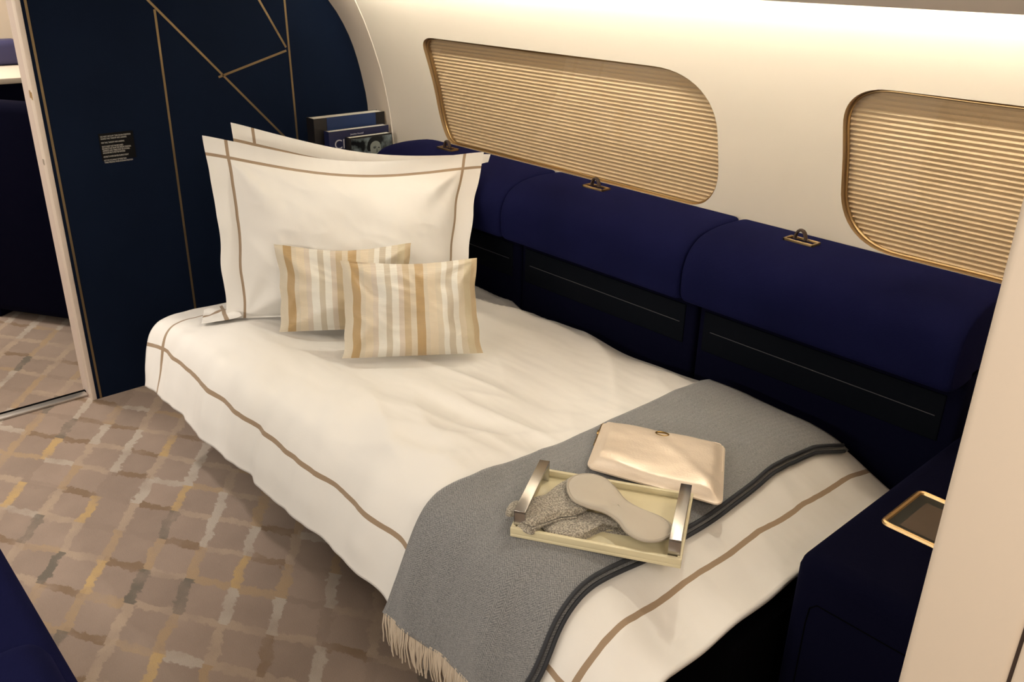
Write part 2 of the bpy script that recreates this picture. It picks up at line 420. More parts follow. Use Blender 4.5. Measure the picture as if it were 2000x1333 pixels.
ge = g.n('ShaderNodeNewGeometry'); dt = g.n('ShaderNodeVectorMath', operation='DOT_PRODUCT'); nt.links.new(ge.outputs['Incoming'], dt.inputs[0]); nt.links.new(ge.outputs['Normal'], dt.inputs[1])
sch = g.math('ADD', .055, g.math('MULTIPLY', .94, g.math('POWER', g.math('SUBTRACT', 1.0, g.math('ABSOLUTE', dt.outputs['Value'])), 5.0)))
nt.links.new(sch, mx.inputs[0]); nt.links.new(tr.outputs[0], mx.inputs[1]); nt.links.new(gl.outputs[0], mx.inputs[2]); nt.links.new(mx.outputs[0], out.inputs[0])
for k, o in enumerate(WIN): window(k, o)

# ------------------------------------------------------------------ valance, light strip, ceiling, other walls
bm = bmesh.new()
vp = [(1.86, 1.66), (1.685, 1.660), (1.683, 1.597), (1.712, 1.590), (1.712, 1.584), (1.680, 1.580), (1.676, 1.545), (1.670, 1.529), (1.656, 1.527), (1.645, 1.545), (1.62, 1.66), (1.58, 1.80), (1.48, 1.93), (1.36, 2.10)]  # inner ledge below the strip is an added shield against its downward light
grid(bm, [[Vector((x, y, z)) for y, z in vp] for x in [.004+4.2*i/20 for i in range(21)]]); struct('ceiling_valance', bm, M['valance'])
bm = bmesh.new(); box(bm, .31, 4.0, 1.687, 1.699, 1.602, 1.642); struct('trim_3', bm, M['glow'], smooth=False)
bm = bmesh.new(); box(bm, -2.6, 4.3, -1.7, 2.2, 2.1, 2.16); struct('ceiling', bm, M['ceiling'], smooth=False)
bm = bmesh.new(); box(bm, -2.6, 4.3, -1.75, -1.7, 0, 2.1); struct('wall_aisle', bm, M['wall'], smooth=False)
bm = bmesh.new(); box(bm, 4.3, 4.35, -1.7, 2.2, 0, 2.1); struct('wall_rear', bm, M['wall'], smooth=False)
bm = bmesh.new(); box(bm, -2.65, -2.6, -1.7, 2.2, 0, 2.1); struct('wall_far', bm, M['rose'], smooth=False)
bm = bmesh.new(); box(bm, -2.6, -.04, 1.85, 1.90, 0, 2.1); struct('wall_next_cabin', bm, M['rose'], smooth=False)
# header over the doorway and the bulkhead on its far side
bm = bmesh.new(); box(bm, -.04, 0, -1.7, -.15, 0, 2.1); struct('wall_bulkhead_far', bm, M['panelnavy'], smooth=False)

# ------------------------------------------------------------------ navy bulkhead with gold inlay
bm = bmesh.new()
zs = [.0+2.1*k/60 for k in range(61)]
poly = [Vector((0, .844, 0))]+[Vector((0, Bk(z)-.002, z)) for z in zs]+[Vector((0, .844, 2.1))]
slab(bm, poly, 0, Vector((-.035, 0, 0)))
bulk = struct('wall_bulkhead', bm, M['panelnavy'], smooth=False)
def strip(a, b_, wd=.0082):
    a, b_ = Vector((0, *a)), Vector((0, *b_)); d = (b_-a).normalized(); n = Vector((0, -d.z, d.y))*wd/2
    bm = bmesh.new(); slab(bm, [a+n+Vector((-.002, 0, 0)), b_+n+Vector((-.002, 0, 0)), b_-n+Vector((-.002, 0, 0)), a-n+Vector((-.002, 0, 0))], 0, Vector((.0035, 0, 0)))
    link('gold_inlay_strip', bm, M['inlay'], bulk, smooth=False)
strip((.8585, 0), (.8585, 2.1)); strip((1.272, .0), (1.272, 1.405)); strip((.90, 1.825), (1.79, .845)); strip((1.772, 2.0), (1.792, .80))
strip((1.480, 1.160), (1.772, 1.242)); strip((1.36, 2.0), (1.772, 1.254))
# safety placard
pl = empty('safety_placard', (.001, 1.07, .95), 'small black placard with tiny white lettering fixed to the navy bulkhead', 'sign')
BOX('plate', (.0005, .0022, 1.012, 1.132, .902, .998), M['label'], pl)
mx_ = Matrix(((0, 0, 1, .0024), (1, 0, 0, 1.0175), (0, 1, 0, .9875), (0, 0, 0, 1)))
for i, (ln, z) in enumerate((("DO NOT OCCUPY THIS DIVAN POSITION", 0), ("DURING TAXI, TAKEOFF AND LANDING", -.0078), ("FOR TAXI, TAKEOFF AND LANDING", -.0215), ("SEATS MUST NOT BE RECLINED", -.0350),
                             ("BACKRESTS MUST BE IN THE UPRIGHT POSITION", -.0425), ("ARMRESTS AND TABLES MUST BE STOWED", -.0500), ("SHOULDER BELTS MUST BE FASTENED", -.0575), ("USE BELTS WHEN SEATED DURING FLIGHT", -.0710),
                             ("NOT FOR OCCUPANCY OF MORE THAN", -.0840), ("THREE PERSONS WHEN IN DIVAN POSITION", -.0915))):
    wd = {0: .105, 1: .090, 2: .080, 3: .074, 4: .100, 5: .095, 6: .078, 7: .088, 8: .078, 9: .100}[i]
    mm_ = mx_ @ Matrix.Translation((0, z-.006+ .003, 0)) 
    text('lettering', ln, .0078, mm_, M['letter'], pl, depth=.0001, fit=wd)

# door frame, threshold, next cabin
dr = empty('door_1', (-.06, .83, 0)); dr['kind'] = 'structure'
BOX('front_edge', (-.035, .003, .826, .8435, 0, 2.1), M['jamb'], dr, bev=.002)
BOX('jamb', (-.125, -.035, .832, .8435, 0, 2.1), mat('jamb_rose', (.76, .64, .57), .5), dr)
for zz_ in (1.165, 1.178): pass
BOX('latch_plate', (-.030, -.018, .8245, .8262, 1.135, 1.16), M['gold'], dr)
BOX('latch_plate', (-.012, -.004, .8245, .8262, 1.13, 1.155), M['gold'], dr)
BOX('latch_plate', (-.028, -.016, .8245, .8262, .91, .93), M['steel'], dr)
bm = bmesh.new(); box(bm, -.084, -.046, -.2, .826, .0, .009, bev=.003); struct('trim_1', bm, M['steel'])
bm = bmesh.new(); box(bm, -.106, -.088, -.2, .832, .0, .005); struct('trim_4', bm, M['black'])
nc = empty('lounge_seat', (-1.0, 1.0, 0), 'dark navy seat seen through the doorway beyond the pale door frame', 'seat')
ang = math.atan2(.2, .32); R_ = Matrix.Translation((-1.13, .785, 0)) @ Matrix.Rotation(ang, 4, 'Z')
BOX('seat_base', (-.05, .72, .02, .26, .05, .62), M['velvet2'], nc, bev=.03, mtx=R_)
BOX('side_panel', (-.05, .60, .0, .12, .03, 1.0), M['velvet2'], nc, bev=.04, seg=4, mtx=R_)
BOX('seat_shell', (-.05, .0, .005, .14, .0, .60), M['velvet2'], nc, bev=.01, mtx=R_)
bs = empty('side_console', (-1.7, 1.1, 0), 'white topped console ledge behind the dark seat in the next cabin', 'console')
BOX('console_top', (-2.2, -1.35, .75, 1.8, 1.018, 1.044), M['rose'], bs, bev=.004)
BOX('console_body', (-2.15, -1.36, .76, 1.8, .0, 1.018), M['velvet2'], bs)
cu = bmesh.new(); box(cu, -2.0, -1.85, 1.00, 1.30, 1.045, 1.165, bev=.03); 
tag(link('scatter_cushion', cu, mat('blue_cushion', (.05, .05, .14), .7)), 'blue cushion standing on the white console beyond the doorway', 'cushion')

# ------------------------------------------------------------------ partition on the right
bm = bmesh.new(); box(bm, 2.986, 3.1075, 1.0, 2.07, 0, 2.1, bev=.012, seg=4); struct('wall_partition', bm, M['partition'])
bm = bmesh.new(); box(bm, 3.1105, 3.30, 1.0, 2.07, 0, 2.1, bev=.004); struct('wall_partition.001', bm, M['partition'])
bm = bmesh.new(); box(bm, 3.105, 3.112, 1.006, 2.06, 0, 2.1); struct('trim_5', bm, M['strapbrown'])

# ------------------------------------------------------------------ sofa
so = empty('divan_sofa', (1.6, 1.5, 0), 'long navy velvet divan along the window wall, made up as a bed', 'sofa')
BOX('seat_base', (.565, 2.50, .99, 1.90, .22, .497), M['velvet'], so, bev=.035, seg=4)
BOX('plinth', (.62, 2.66, 1.15, 1.95, .0, .44), M['black'], so)
segs = [(.49, 1.262), (1.265, 1.981), (1.985, 2.70)]
BP = [(1.90, .768), (1.86, .764), (1.815, .766), (1.797, .775), (1.789, .80), (1.788, .84), (1.797, .883), (1.822, .918), (1.862, .940), (1.91, .950), (1.97, .954), (2.045, .952), (2.045, .80)]
def bolster(x0, x1, i):
    bm = bmesh.new(); c = Vector((0, 1.93, .86)); P = []
    # cross-sections along x with rounded ends
    e = .022; e0 = .13 if i == 0 else e
    L = [(x0+e0*(1-math.cos(a)), 1-(.30 if i == 0 else .085)*(1-math.sin(a))) for a in [math.pi/2*k/6 for k in range(7)]]
    Rr = [(x1-e*(1-math.cos(a)), 1-.085*(1-math.sin(a))) for a in [math.pi/2*k/6 for k in range(6, -1, -1)]]
    mids = [(x0+e0+(x1-x0-e-e0)*k/14, 1) for k in range(1, 14)]
    fx = smooth1(range(len(BP)), [p[0] for p in BP]); fz = smooth1(range(len(BP)), [p[1] for p in BP])
    for x, s in L+mids+Rr:
        row = []
        for k in range(37):
            t = k/36*(len(BP)-1); y, z = fx(t), fz(t)
            bulge = 1+.012*nz(x*2.2, k*.15, i*3)
            row.append(Vector((x, 1.95+(y-1.95)*s*bulge, .86+(z-.86)*s)))
        P.append(row)
    V = grid(bm, P)
    bm.faces.new(list(reversed(V[0]))); bm.faces.new(V[-1])
    o = link('headrest_bolster', bm, M['velvet'], so)
    # piping along the seam at each end
    return o
for i, (a, b_) in enumerate(segs): bolster(a, b_, i)
for i, (a, b_) in enumerate([(.54, 1.258), (1.266, 1.978), (1.988, 2.70)]):
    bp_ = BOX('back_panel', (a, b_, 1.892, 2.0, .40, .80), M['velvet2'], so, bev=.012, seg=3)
    bm = bmesh.new(); box(bm, a+.02, b_-.035, 1.888, 1.8935, .607, .722, bev=.002); link('pocket_panel', bm, M['pocket'], bp_)
    bm = bmesh.new(); box(bm, a+.045, b_-.05, 1.8868, 1.8885, .667, .6688); link('piping', bm, M['thread'], bp_)
for x in (.775, 1.510, 2.215):
    lc_ = empty('strap_anchor', (x, 1.97, .954)); lc_.parent = so; lc_.location = Vector((x, 1.97, .954))-so.location
    def addp(name, bm, mt):
        o = link(name, bm, mt); o.parent = lc_; o.location = -Vector((x, 1.97, .954)); return o
    bm = bmesh.new(); z = .957
    for d in ((x-.042, x+.042, 1.951, 1.956), (x-.042, x+.042, 1.984, 1.989), (x-.042, x-.037, 1.951, 1.989), (x+.037, x+.042, 1.951, 1.989)):
        box(bm, *d, z-.012, z+.003, bev=.0008)
    addp('escutcheon', bm, M['goldframe'])
    bm = bmesh.new(); tube(bm, [(x-.006+.015*math.cos(a), 1.972, z+.024*math.sin(a)+.002) for a in [math.pi*k/10 for k in range(11)]], .004, 6, flat=1.8)
    addp('strap_loop', bm, M['strapbrown'])
# armrest at the foot
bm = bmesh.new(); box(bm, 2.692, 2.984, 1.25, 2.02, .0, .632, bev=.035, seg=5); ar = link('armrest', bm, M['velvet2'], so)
bm = bmesh.new()
tube(bm, [(2.735, 1.2492, .05), (2.735, 1.2492, .50), (2.738, 1.2490, .535), (2.75, 1.2490, .548), (2.97, 1.2490, .548)], .0013, 4); link('seam', bm, M['black'], ar)
cp = empty('control_panel', (2.82, 1.55, .633), 'black glass touch control panel in gold frame set into the navy armrest', 'control panel')
X0, X1, Y0, Y1, ZT = 2.752, 2.905, 1.455, 1.612, .632
def rrect(x0, x1, y0, y1, r, z, n=6):
    out = []
    for cx, cy, a0 in ((x1-r, y1-r, 0), (x0+r, y1-r, math.pi/2), (x0+r, y0+r, math.pi), (x1-r, y0+r, 1.5*math.pi)):
        out += [Vector((cx+r*math.cos(a0+math.pi/2*k/n), cy+r*math.sin(a0+math.pi/2*k/n), z)) for k in range(n+1)]
    return out
bm = bmesh.new(); tube(bm, rrect(X0, X1, Y0, Y1,   .012, ZT+.001), .0058, 8, closed=True); link('gold_frame', bm, M['gold'], cp)
bm = bmesh.new(); slab(bm, rrect(X0, X1, Y0, Y1, .012, ZT-.006), 0, Vector((0, 0, .0075))); link('bezel', bm, M['bezel'], cp, smooth=False)
bm = bmesh.new(); slab(bm, rrect(X0+.026, X1-.016, Y0+.016, Y1-.030, .003, ZT+.0015), 0, Vector((0, 0, .0006))); link('screen', bm, M['screen'], cp, smooth=False)
bm = bmesh.new(); tube(bm, [(2.868+.006*math.cos(a), 1.600+.005*math.sin(a), ZT+.0022) for a in [k*math.pi/8 for k in range(16)]], .0008, 5, closed=True); link('button_ring', bm, M['text'], cp)

# ------------------------------------------------------------------ duvet
CSY = [1.888, 1.84, 1.76, 1.60, 1.40, 1.20, 1.06, .97, .905, .862, .836, .818, .800]
CSZ = [.512, .545, .560, .568, .572, .576, .578, .574, .556, .518, .470, .420, .362]
cl = [0]
for i in range(1, len(CSY)): cl.append(cl[-1]+math.hypot(CSY[i]-CSY[i-1], CSZ[i]-CSZ[i-1]))
LS = cl[-1]; fY = smooth1(cl, CSY); fZ = smooth1(cl, CSZ)
def head_x(s): return .63+.10*sm(.85, 1.25, s)+.035*sm(0, .5, .5-s)
def foot_x(s): return 2.652-.01*sm(.95, 1.3, s)
def fold(a, sharp=1.0):            # rounded ridge noise
    return (1-abs(a)*2)*sharp
def duvet_pt(s, x):
    y, z = fY(s), fZ(s)
    ds = .01; ty, tz = fY(s+ds)-fY(s-ds), fZ(s+ds)-fZ(s-ds); l = math.hypot(ty, tz); ny, nz_ = tz/l, -ty/l      # outward normal (up on top, -y on the front)
    drop = .075*sm(2.38, 2.66, x)**1.3*(1-sm(1.0, 1.25, s)*.55)+.035*(1-sm(.62, .80, x))
    side = sm(.98, LS, s); top = 1-sm(.9, 1.05, s)
    d = .016*nz(x*2.1, y*2.4, 1.7)*top
    d += .020*math.exp(-((y-1.02)/.13)**2)*sm(.8, 1.0, x)*(1-sm(2.2, 2.6, x))                 # plump front roll
    # long shallow creases running from the pillows towards the foot, and softer cross folds
    wx = .25*nz(x*1.2, y*1.2, 20)
    a = nz(x*.9+wx, (y-x*.22+wx*.5)*7.5, 4.2); b2 = nz(x*1.6-y*.7, (y+x*.45)*6.0, 9.1); c2 = nz((x-y*.5)*6.5, y*1.4+x*.5, 17)
    d += 2.3*(.011*fold(a)*sm(-.25, .25, nz(x*1.3, y*1.7, 8))+.007*fold(b2)*sm(-.2, .3, nz(x*1.1, y*1.5, 28))+.006*fold(c2)*sm(0, .4, nz(x*1.5, y*1.3, 38)))*top*sm(.8, 1.0, x)*(1-.75*sm(1.95, 2.15, x))-.022*top*(1-.7*sm(1.95, 2.15, x))
    d *= 1-.85*math.exp(-((max(0, abs(x-2.33)-.16)/.08)**2+(max(0, abs(y-1.2)-.22)/.08)**2))
    # hanging folds
    f1 = nz(x*9+y*1.5, z*1.6, 3.3); f2 = nz(x*20, z*2.0, 6.1)
    d += (.025*f1+.008*f2)*sm(.90, 1.12, s)+.012*fold(nz(x*5.5+y*3, z*1.2, 41))*sm(.8, .98, s)*(1-sm(1.15, LS, s))*.8
    d += .008*nz(y*9, x*1.8, 2.2)*sm(2.42, 2.6, x)*top
    d -= .022*math.exp(-(((x-1.02)*.59+(y-1.40)*.81)/.36)**2)*math.exp(-(((x-1.10)*.81-(y-1.38)*.59)/.20)**2)    # pressed down under pillows
    hem = .006*nz(x*4, 0, 12)*side
    return Vector((x-.012*side*nz(x*3, s*2, 5), y+ny*d-.010*side*nz(x*5.5, 0, 14), z+nz_*d-drop+hem))
NS, NX = 190, 250
def add_attr(me, name, vals):
    a = me.attributes.new(name, 'FLOAT', 'POINT'); a.data.foreach_set('value', vals)
bm = bmesh.new(); P = []; A1, A2, A3 = [], [], []
for i in range(NX+1):
    row = []
    for j in range(NS+1):
        s = LS*j/NS; xa, xb = head_x(s), foot_x(s); x = xa+(xb-xa)*i/NX
        row.append(duvet_pt(s, x)); A1.append(x-xa); A2.append(xb-x); A3.append(LS-s)
    P.append(row)
grid(bm, P)
M['duvet'] = linen('cotton_duvet_cover', [('a_head', .10, .0055), ('a_foot', .105, .0052), ('a_front', .135, .0058)])
du = link('duvet', bm, M['duvet'])
add_attr(du.data, 'a_head', A1); add_attr(du.data, 'a_foot', A2); add_attr(du.data, 'a_front', A3)
so_ = du.modifiers.new('thickness', 'SOLIDIFY'); so_.thickness = .012; so_.offset = -1
tag(du, 'white duvet with thin taupe border lines spread over the navy divan', 'duvet')

# ------------------------------------------------------------------ flanged pillows
def pillow(name, TL, TR, BL, BR, depth, fl, mt, label, cat, group=None, sag=.0, seed=0, flip=.0, n=70, wr=1.0, bottom=True, band=True, thick=.003):
    """fl = flange (left,top,right,bottom) as a fraction of the side"""
    TL, TR, BL, BR = map(Vector, (TL, TR, BL, BR))
    Ud = (TR-TL+BR-BL).normalized(); Vd = (BL-TL+BR-TR).normalized(); N = Vd.cross(Ud).normalized()
    if N.x < 0: N = -N
    fL, fT, fR, fB = fl
    W = ((TR-TL).length+(BR-BL).length)/2; H = ((BL-TL).length+(BR-TR).length)/2
    bm = bmesh.new(); att = []
    def P(u, v, side):
        p = TL*(1-u)*(1-v)+TR*u*(1-v)+BL*(1-u)*v+BR*u*v
        a = (u-fL)/(1-fL-fR); c = (v-fT)/(1-fT-fB)
        if 0 < a < 1 and 0 < c < 1:
            bu = (1-abs(2*a-1)**2.6); bv = (1-abs(2*c-1)**(2.4 if c < .5 else 3.2))
            h = depth*(max(bu, 0)**.62)*(max(bv, 0)**.62)
        else: h = 0
        r = math.hypot(min(a, 1-a)*W, min(c, 1-c)*H)
        # radial puckers from the corners of the filling
        for (ca, cc) in ((0, 0), (1, 0), (0, 1), (1, 1)):
            dx, dy = (a-ca)*W, (c-cc)*H; rr = math.hypot(dx, dy); th = math.atan2(abs(dy), abs(dx))
            if 0 < a < 1 and 0 < c < 1:
                h += wr*.012*math.sin(th*7+seed+ca*2+cc*3)*math.exp(-(rr/.18)**2)*sm(.0, .09, rr)*min(1, 7*min(a, 1-a, c, 1-c)+.15)
        if 0 < a < 1 and 0 < c < 1: h += wr*.009*nz(a*4+seed, c*4, seed)+wr*.006*fold(nz(a*2+c*3+seed, (a-c)*6, 3))*min(1, 8*min(a, 1-a, c, 1-c))
        # wavy flange
        out = 0
        ed = max(max(fL-u, 0)*W, max(fT-v, 0)*H, max(u-1+fR, 0)*W, max(v-1+fB, 0)*H)
        if ed > 0: out = .030*wr*min(1, ed/.05)*nz(u*3.5+seed*2, v*4+seed, 1)
        sg = sag*math.sin(math.pi*min(1, max(0, u)))**1.2*(1-v)
        edge = Vector((0, 0, 0))
        mid = (math.sin(math.pi*v)*.012+.007*wr*nz(v*5, seed, u*2))*(1 if u < .5 else -1)*abs(2*u-1)
        return p+N*(side*(h*(1 if side > 0 else .8)+thick/2)+out)+Vector((0, 0, -sg))+Ud*mid
    V = {}
    for side in (1, -1):
        for i in range(n+1):
            for j in range(n+1):
                u, v = i/n, j/n; V[(side, i, j)] = bm.verts.new(P(u, v, side)); att.append((u, v))
    for side in (1, -1):
        for i in range(n):
            for j in range(n):
                q = [V[(side, i, j)], V[(side, i+1, j)], V[(side, i+1, j+1)], V[(side, i, j+1)]]
                bm.faces.new(q if side > 0 else list(reversed(q)))
    for i in range(n):
        bm.faces.new((V[(1, i, 0)], V[(-1, i, 0)], V[(-1, i+1, 0)], V[(1, i+1, 0)])); bm.faces.new((V[(1, i, n)], V[(1, i+1, n)], V[(-1, i+1, n)], V[(-1, i, n)]))
        bm.faces.new((V[(1, 0, i)], V[(1, 0, i+1)], V[(-1, 0, i+1)], V[(-1, 0, i)])); bm.faces.new((V[(1, n, i)], V[(-1, n, i)], V[(-1, n, i+1)], V[(1, n, i+1)]))
    bm.verts.index_update()
    o = link(name, bm, mt)
    add_attr(o.data, 'pu', [a[0] for a in att]); add_attr(o.data, 'pv', [a[1] for a in att])
    tag(o, label, cat, group); return o
pm = linen('cotton_pillow_sham', [('pu', .075, .0055), ('pu', .925, .0055), ('pv', .095, .0085)], wiggle=.0015)
pillow('bed_pillow', (.70, 1.188, 1.118), (1.03, 1.958, .980), (.745, 1.15, .565), (1.13, 1.72, .565), .075, (.075, .095, .075, .01), pm,
       'white flanged pillow at the back, leaning behind the front pillow', 'pillow', sag=.045, seed=3, n=110)
pillow('bed_pillow', (.785, 1.058, 1.106), (1.13, 1.842, 1.018), (.850, 1.035, .556), (1.262, 1.645, .556), .085, (.075, .095, .075, .012), pm,
       'large white pillow with taupe border lines, propped behind the striped cushions', 'pillow', sag=.052, seed=8, n=110)
# turned-out lower corner of the front sham, lying on the bed with its bands crossing
def corner_flap(par):
    c00, c10, c11, c01 = FL
    bm = bmesh.new(); P = []; au, av = [], []
    for i in range(31):
        row = []
        for j in range(31):
            u, v = i/30, j/30
            p = c00*(1-u)*(1-v)+c10*u*(1-v)+c11*u*v+c01*(1-u)*v
            p = p+Vector((0, 0, .008*math.exp(-((u-v-.1)/.25)**2)+.004*nz(u*4, v*4, 2)))
            row.append(p); au.append(u); av.append(v)
        P.append(row)
    grid(bm, P); o = link('flange_corner', bm, M['flap'], par); add_attr(o.data, 'fu', au); add_attr(o.data, 'fv', av)
    o.modifiers.new('thickness', 'SOLIDIFY').thickness = .002
M['flap'] = linen('cotton_sham_flange', [('fu', .62, .055), ('fv', .48, .055)], wiggle=.02)
FL = [duvet_pt(1.895-y, x)+Vector((0, 0, dz)) for x, y, dz in ((.728, 1.012, .008), (.715, 1.11, .018), (.925, 1.050, .012), (.850, .948, .008))]
corner_flap([o for o in COL.objects if o.name == 'bed_pillow.001'][0])

# ------------------------------------------------------------------ striped cushions
def stripes(name, shift=0):
    mt, nt, b = newmat(name); g = NT(nt)
    b.inputs['Roughness'].default_value = .42; b.inputs['Sheen Weight'].default_value = .2; b.inputs['Specular IOR Level'].default_value = .45
    ramp = g.n('ShaderNodeValToRGB'); cr = ramp.color_ramp; cr.interpolation = 'CONSTANT'
    be = (.62, .55, .43); br = (.44, .30, .14); pe = (.67, .58, .44); pk = (.62, .54, .45); wh = (.74, .72, .65); tn = (.54, .48, .38); md = (.52, .41, .26); ol = (.56, .49, .34)
    seq = [(0, be), (.06, br), (.12, be), (.155, pe), (.21, pk), (.25, wh), (.305, tn), (.35, wh), (.40, pk), (.44, md), (.485, be), (.53, br), (.59, be),
           (.625, pe), (.68, be), (.725, wh), (.765, tn), (.81, wh), (.855, be), (.90, ol), (.955, md)]
    while len(cr.elements) < len(seq): cr.elements.new(.5)
    for e, (p, c) in zip(cr.elements, [(0, be)]*0+seq): e.position = p; e.color = (*c, 1)
    for i, (p, c) in enumerate(seq): cr.elements[i].position = p; cr.elements[i].color = (*c, 1)
    u = g.attr('pu').outputs['Fac']; tc = g.n('ShaderNodeTexCoord').outputs['Object']
    nt.links.new(u, ramp.inputs[0])
    wv = g.n('ShaderNodeTexWave', bands_direction='Z'); wv.inputs['Scale'].default_value = 95; wv.inputs['Distortion'].default_value = 2.5; nt.links.new(tc, wv.inputs[0])
    c = g.mix(g.math('MULTIPLY', wv.outputs['Fac'], .07), ramp.outputs[0], (.2, .15, .1)); nt.links.new(c, b.inputs['Base Color'])
    bp = g.n('ShaderNodeBump'); bp.inputs['Strength'].default_value = .25; bp.inputs['Distance'].default_value = .001; nt.links.new(wv.outputs['Fac'], bp.inputs['Height']); nt.links.new(bp.outputs[0], b.inputs['Normal'])
    return mt
M['stripe'] = stripes('striped_silk')
pillow('striped_cushion', (1.00, 1.143, .812), (1.225, 1.475, .806), (1.085, 1.092, .573), (1.305, 1.425, .573), .050, (.012, .012, .012, .012), M['stripe'],
       'striped gold and cream cushion, the rear one leaning on the white pillow', 'cushion', sag=.022, seed=2, n=56, wr=.9)
pillow('striped_cushion', (1.272, 1.200, .820), (1.472, 1.526, .812), (1.365, 1.132, .575), (1.585, 1.455, .575), .052, (.012, .012, .012, .012), M['stripe'],
       'striped gold and cream cushion in front, standing nearest the foot of the bed', 'cushion', sag=.014, seed=5, n=56, wr=.9)

# ------------------------------------------------------------------ grey throw
mt, nt, b = newmat('grey_herringbone_wool'); g = NT(nt); M['wool'] = mt
b.inputs['Roughness'].default_value = .9; b.inputs['Sheen Weight'].default_value = .35; b.inputs['Specular IOR Level'].default_value = .2
ta = g.attr('ta').outputs['Fac']; tb = g.attr('tb').outputs['Fac']; tc = g.n('ShaderNodeTexCoord').outputs['Object']
zig = g.math('ABSOLUTE', g.math('SUBTRACT', g.math('FRACT', g.math('MULTIPLY', ta, 60.)), .5))
hb = g.math('SINE', g.math('MULTIPLY', g.math('ADD', tb, g.math('MULTIPLY', zig, .016)), 1400.))
f = g.math('ADD', g.math('MULTIPLY', hb, .22), g.math('ADD', g.math('MULTIPLY', g.noise(tc, 330, 2), 1.1), -.05))
base = g.mix(f, (.060, .068, .080), (.345, .345, .345))
c = g.mix(g.math('MULTIPLY', g.noise(tc, 6, 3), .25), base, (.20, .19, .17)); nt.links.new(c, b.inputs['Base Color'])
bp = g.n('ShaderNodeBump'); bp.inputs['Strength'].default_value = .4; bp.inputs['Distance'].default_value = .0015; nt.links.new(f, bp.inputs['Height']); nt.links.new(bp.outputs[0], b.inputs['Normal'])
XL = lambda s: 2.095-.010*sm(.9, 1.0, s)+.02*sm(.95, 1.15, s)-.035*sm(1.05, 1.3, s)
XR = lambda s: 2.485-.03*sm(.05, .25, s)+.020*sm(.3, .6, s)-.012*sm(.75, .95, s)+.03*sm(.95, 1.15, s)-.075*sm(1.05, 1.32, s)
throw = empty('throw_blanket', (2.28, 1.2, .58), 'grey herringbone wool throw with cream fringe laid across the foot of the bed', 'blanket')
def offpt(s, x, off):
    e = .012; p = duvet_pt(s, x); a = duvet_pt(s+e, x)-duvet_pt(s-e, x); c_ = duvet_pt(s, x+e)-duvet_pt(s, x-e)
    n = c_.cross(a).normalized()
    if n.z < 0 and s < 1: n = -n
    if s >= 1 and n.y > 0: n = -n
    return p+n*off
SB0, SB1 = .085, LS+.005
def cloth_layer(name, off, xl, xr, mt, parent, th=.006, s0=SB0, s1=SB1, n=110, m=44):
    bm = bmesh.new(); P = []; TA, TB = [], []
    for i in range(n+1):
        s = s0+(s1-s0)*i/n; row = []
        for j in range(m+1):
            t = j/m; x = xl(s)+(xr(s)-xl(s))*t
            o_ = off+.0018*nz(x*14, s*9, 3)+.006*sm(1.1, 1.3, s)*max(0, nz(x*5, 2, 2))
            row.append(offpt(s, x, o_)); TA.append(t*.4); TB.append(s)
        P.append(row)
    grid(bm, P); o = link(name, bm, mt, parent); add_attr(o.data, 'ta', TA); add_attr(o.data, 'tb', TB)
    so2 = o.modifiers.new('thickness', 'SOLIDIFY'); so2.thickness = th; so2.offset = -1
    return o
cloth_layer('lower_fold', .010, lambda s: XL(s)+.004, lambda s: XR(s)+.008, M['wool'], throw, s0=SB0-.02, s1=SB1-.004)
cloth_layer('upper_fold', .019, XL, XR, M['wool'], throw)
for dd, of in ((-.001, .0225), (.009, .0125)):
    bm = bmesh.new(); tube(bm, [offpt(SB0+(SB1-SB0)*k/110, XR(SB0+(SB1-SB0)*k/110)+dd, of-.003) for k in range(111)], .0042, 8); link('dark_selvedge', bm, M['blanketedge'], throw)
bm = bmesh.new(); P = [[offpt(1.21+.032*i/4, 2.405-.0*i+.012*j/3-.02*i/4*0, .0205) for j in range(4)] for i in range(5)]; grid(bm, P); tg = link('cloth_tag', bm, M['tag'], throw)
tg.modifiers.new('t', 'SOLIDIFY').thickness = .0012
# fringe: single twisted strands along the hanging edge
rf = random.Random(4)
NF = 92
for k in range(NF):
    x = XL(SB1)+(XR(SB1)-XL(SB1))*(k+.5)/NF
    p = offpt(SB1-.002, x, .015+.003*rf.random()); L = .078+.014*rf.random(); dx = (rf.random()-.5)*.012+.006*math.sin(k*.35); dy = (rf.random()-.5)*.010
    pts = []
    for q in range(8):
        t = q/7; pts.append(p+Vector((dx*t*t+.0012*math.sin(t*11+k), -.004*math.sin(t*3)+dy*t*t+.0035*math.sin(k*.6)*t, -L*t+.003)))
    bm = bmesh.new(); tube(bm, pts, lambda t: .0021-.0006*t, 5); link('fringe_strand', bm, M['fringe'], throw)

# ------------------------------------------------------------------ tray
TA_ = math.atan2(1.092-.926, 2.553-2.285)
TO = Vector((2.295, .920, .601)); RT = Matrix.Translation(TO) @ Matrix.Rotation(TA_, 4, 'Z')
tray = empty('serving_tray', tuple(TO), 'cream lacquered tray with chrome side handles on the grey throw', 'tray')
TW, TD = .318, .222
BOX('tray_base', (0, TW, 0, TD, 0, .007), M['traycream'], tray, bev=.0015, mtx=RT)
bm = bmesh.new()
for d in ((0, TW, 0, .008), (0, TW, TD-.008, TD), (0, .008, .008, TD-.008), (TW-.008, TW, .008, TD-.008)): box(bm, *d, .007, .020, bev=.001, mtx=RT)
link('rim', bm, M['traycream'], tray)
for x0 in (.004, TW-.026):
    bm = bmesh.new(); x1 = x0+.022
    box(bm, x0, x1, .010, .016, .008, .052, bev=.001, mtx=RT); box(bm, x0, x1, TD-.028, TD-.022, .008, .052, bev=.001, mtx=RT)
    box(bm, x0, x1, .010, TD-.022, .047, .053, bev=.001, mtx=RT); link('handle', bm, M['chrome'], tray)

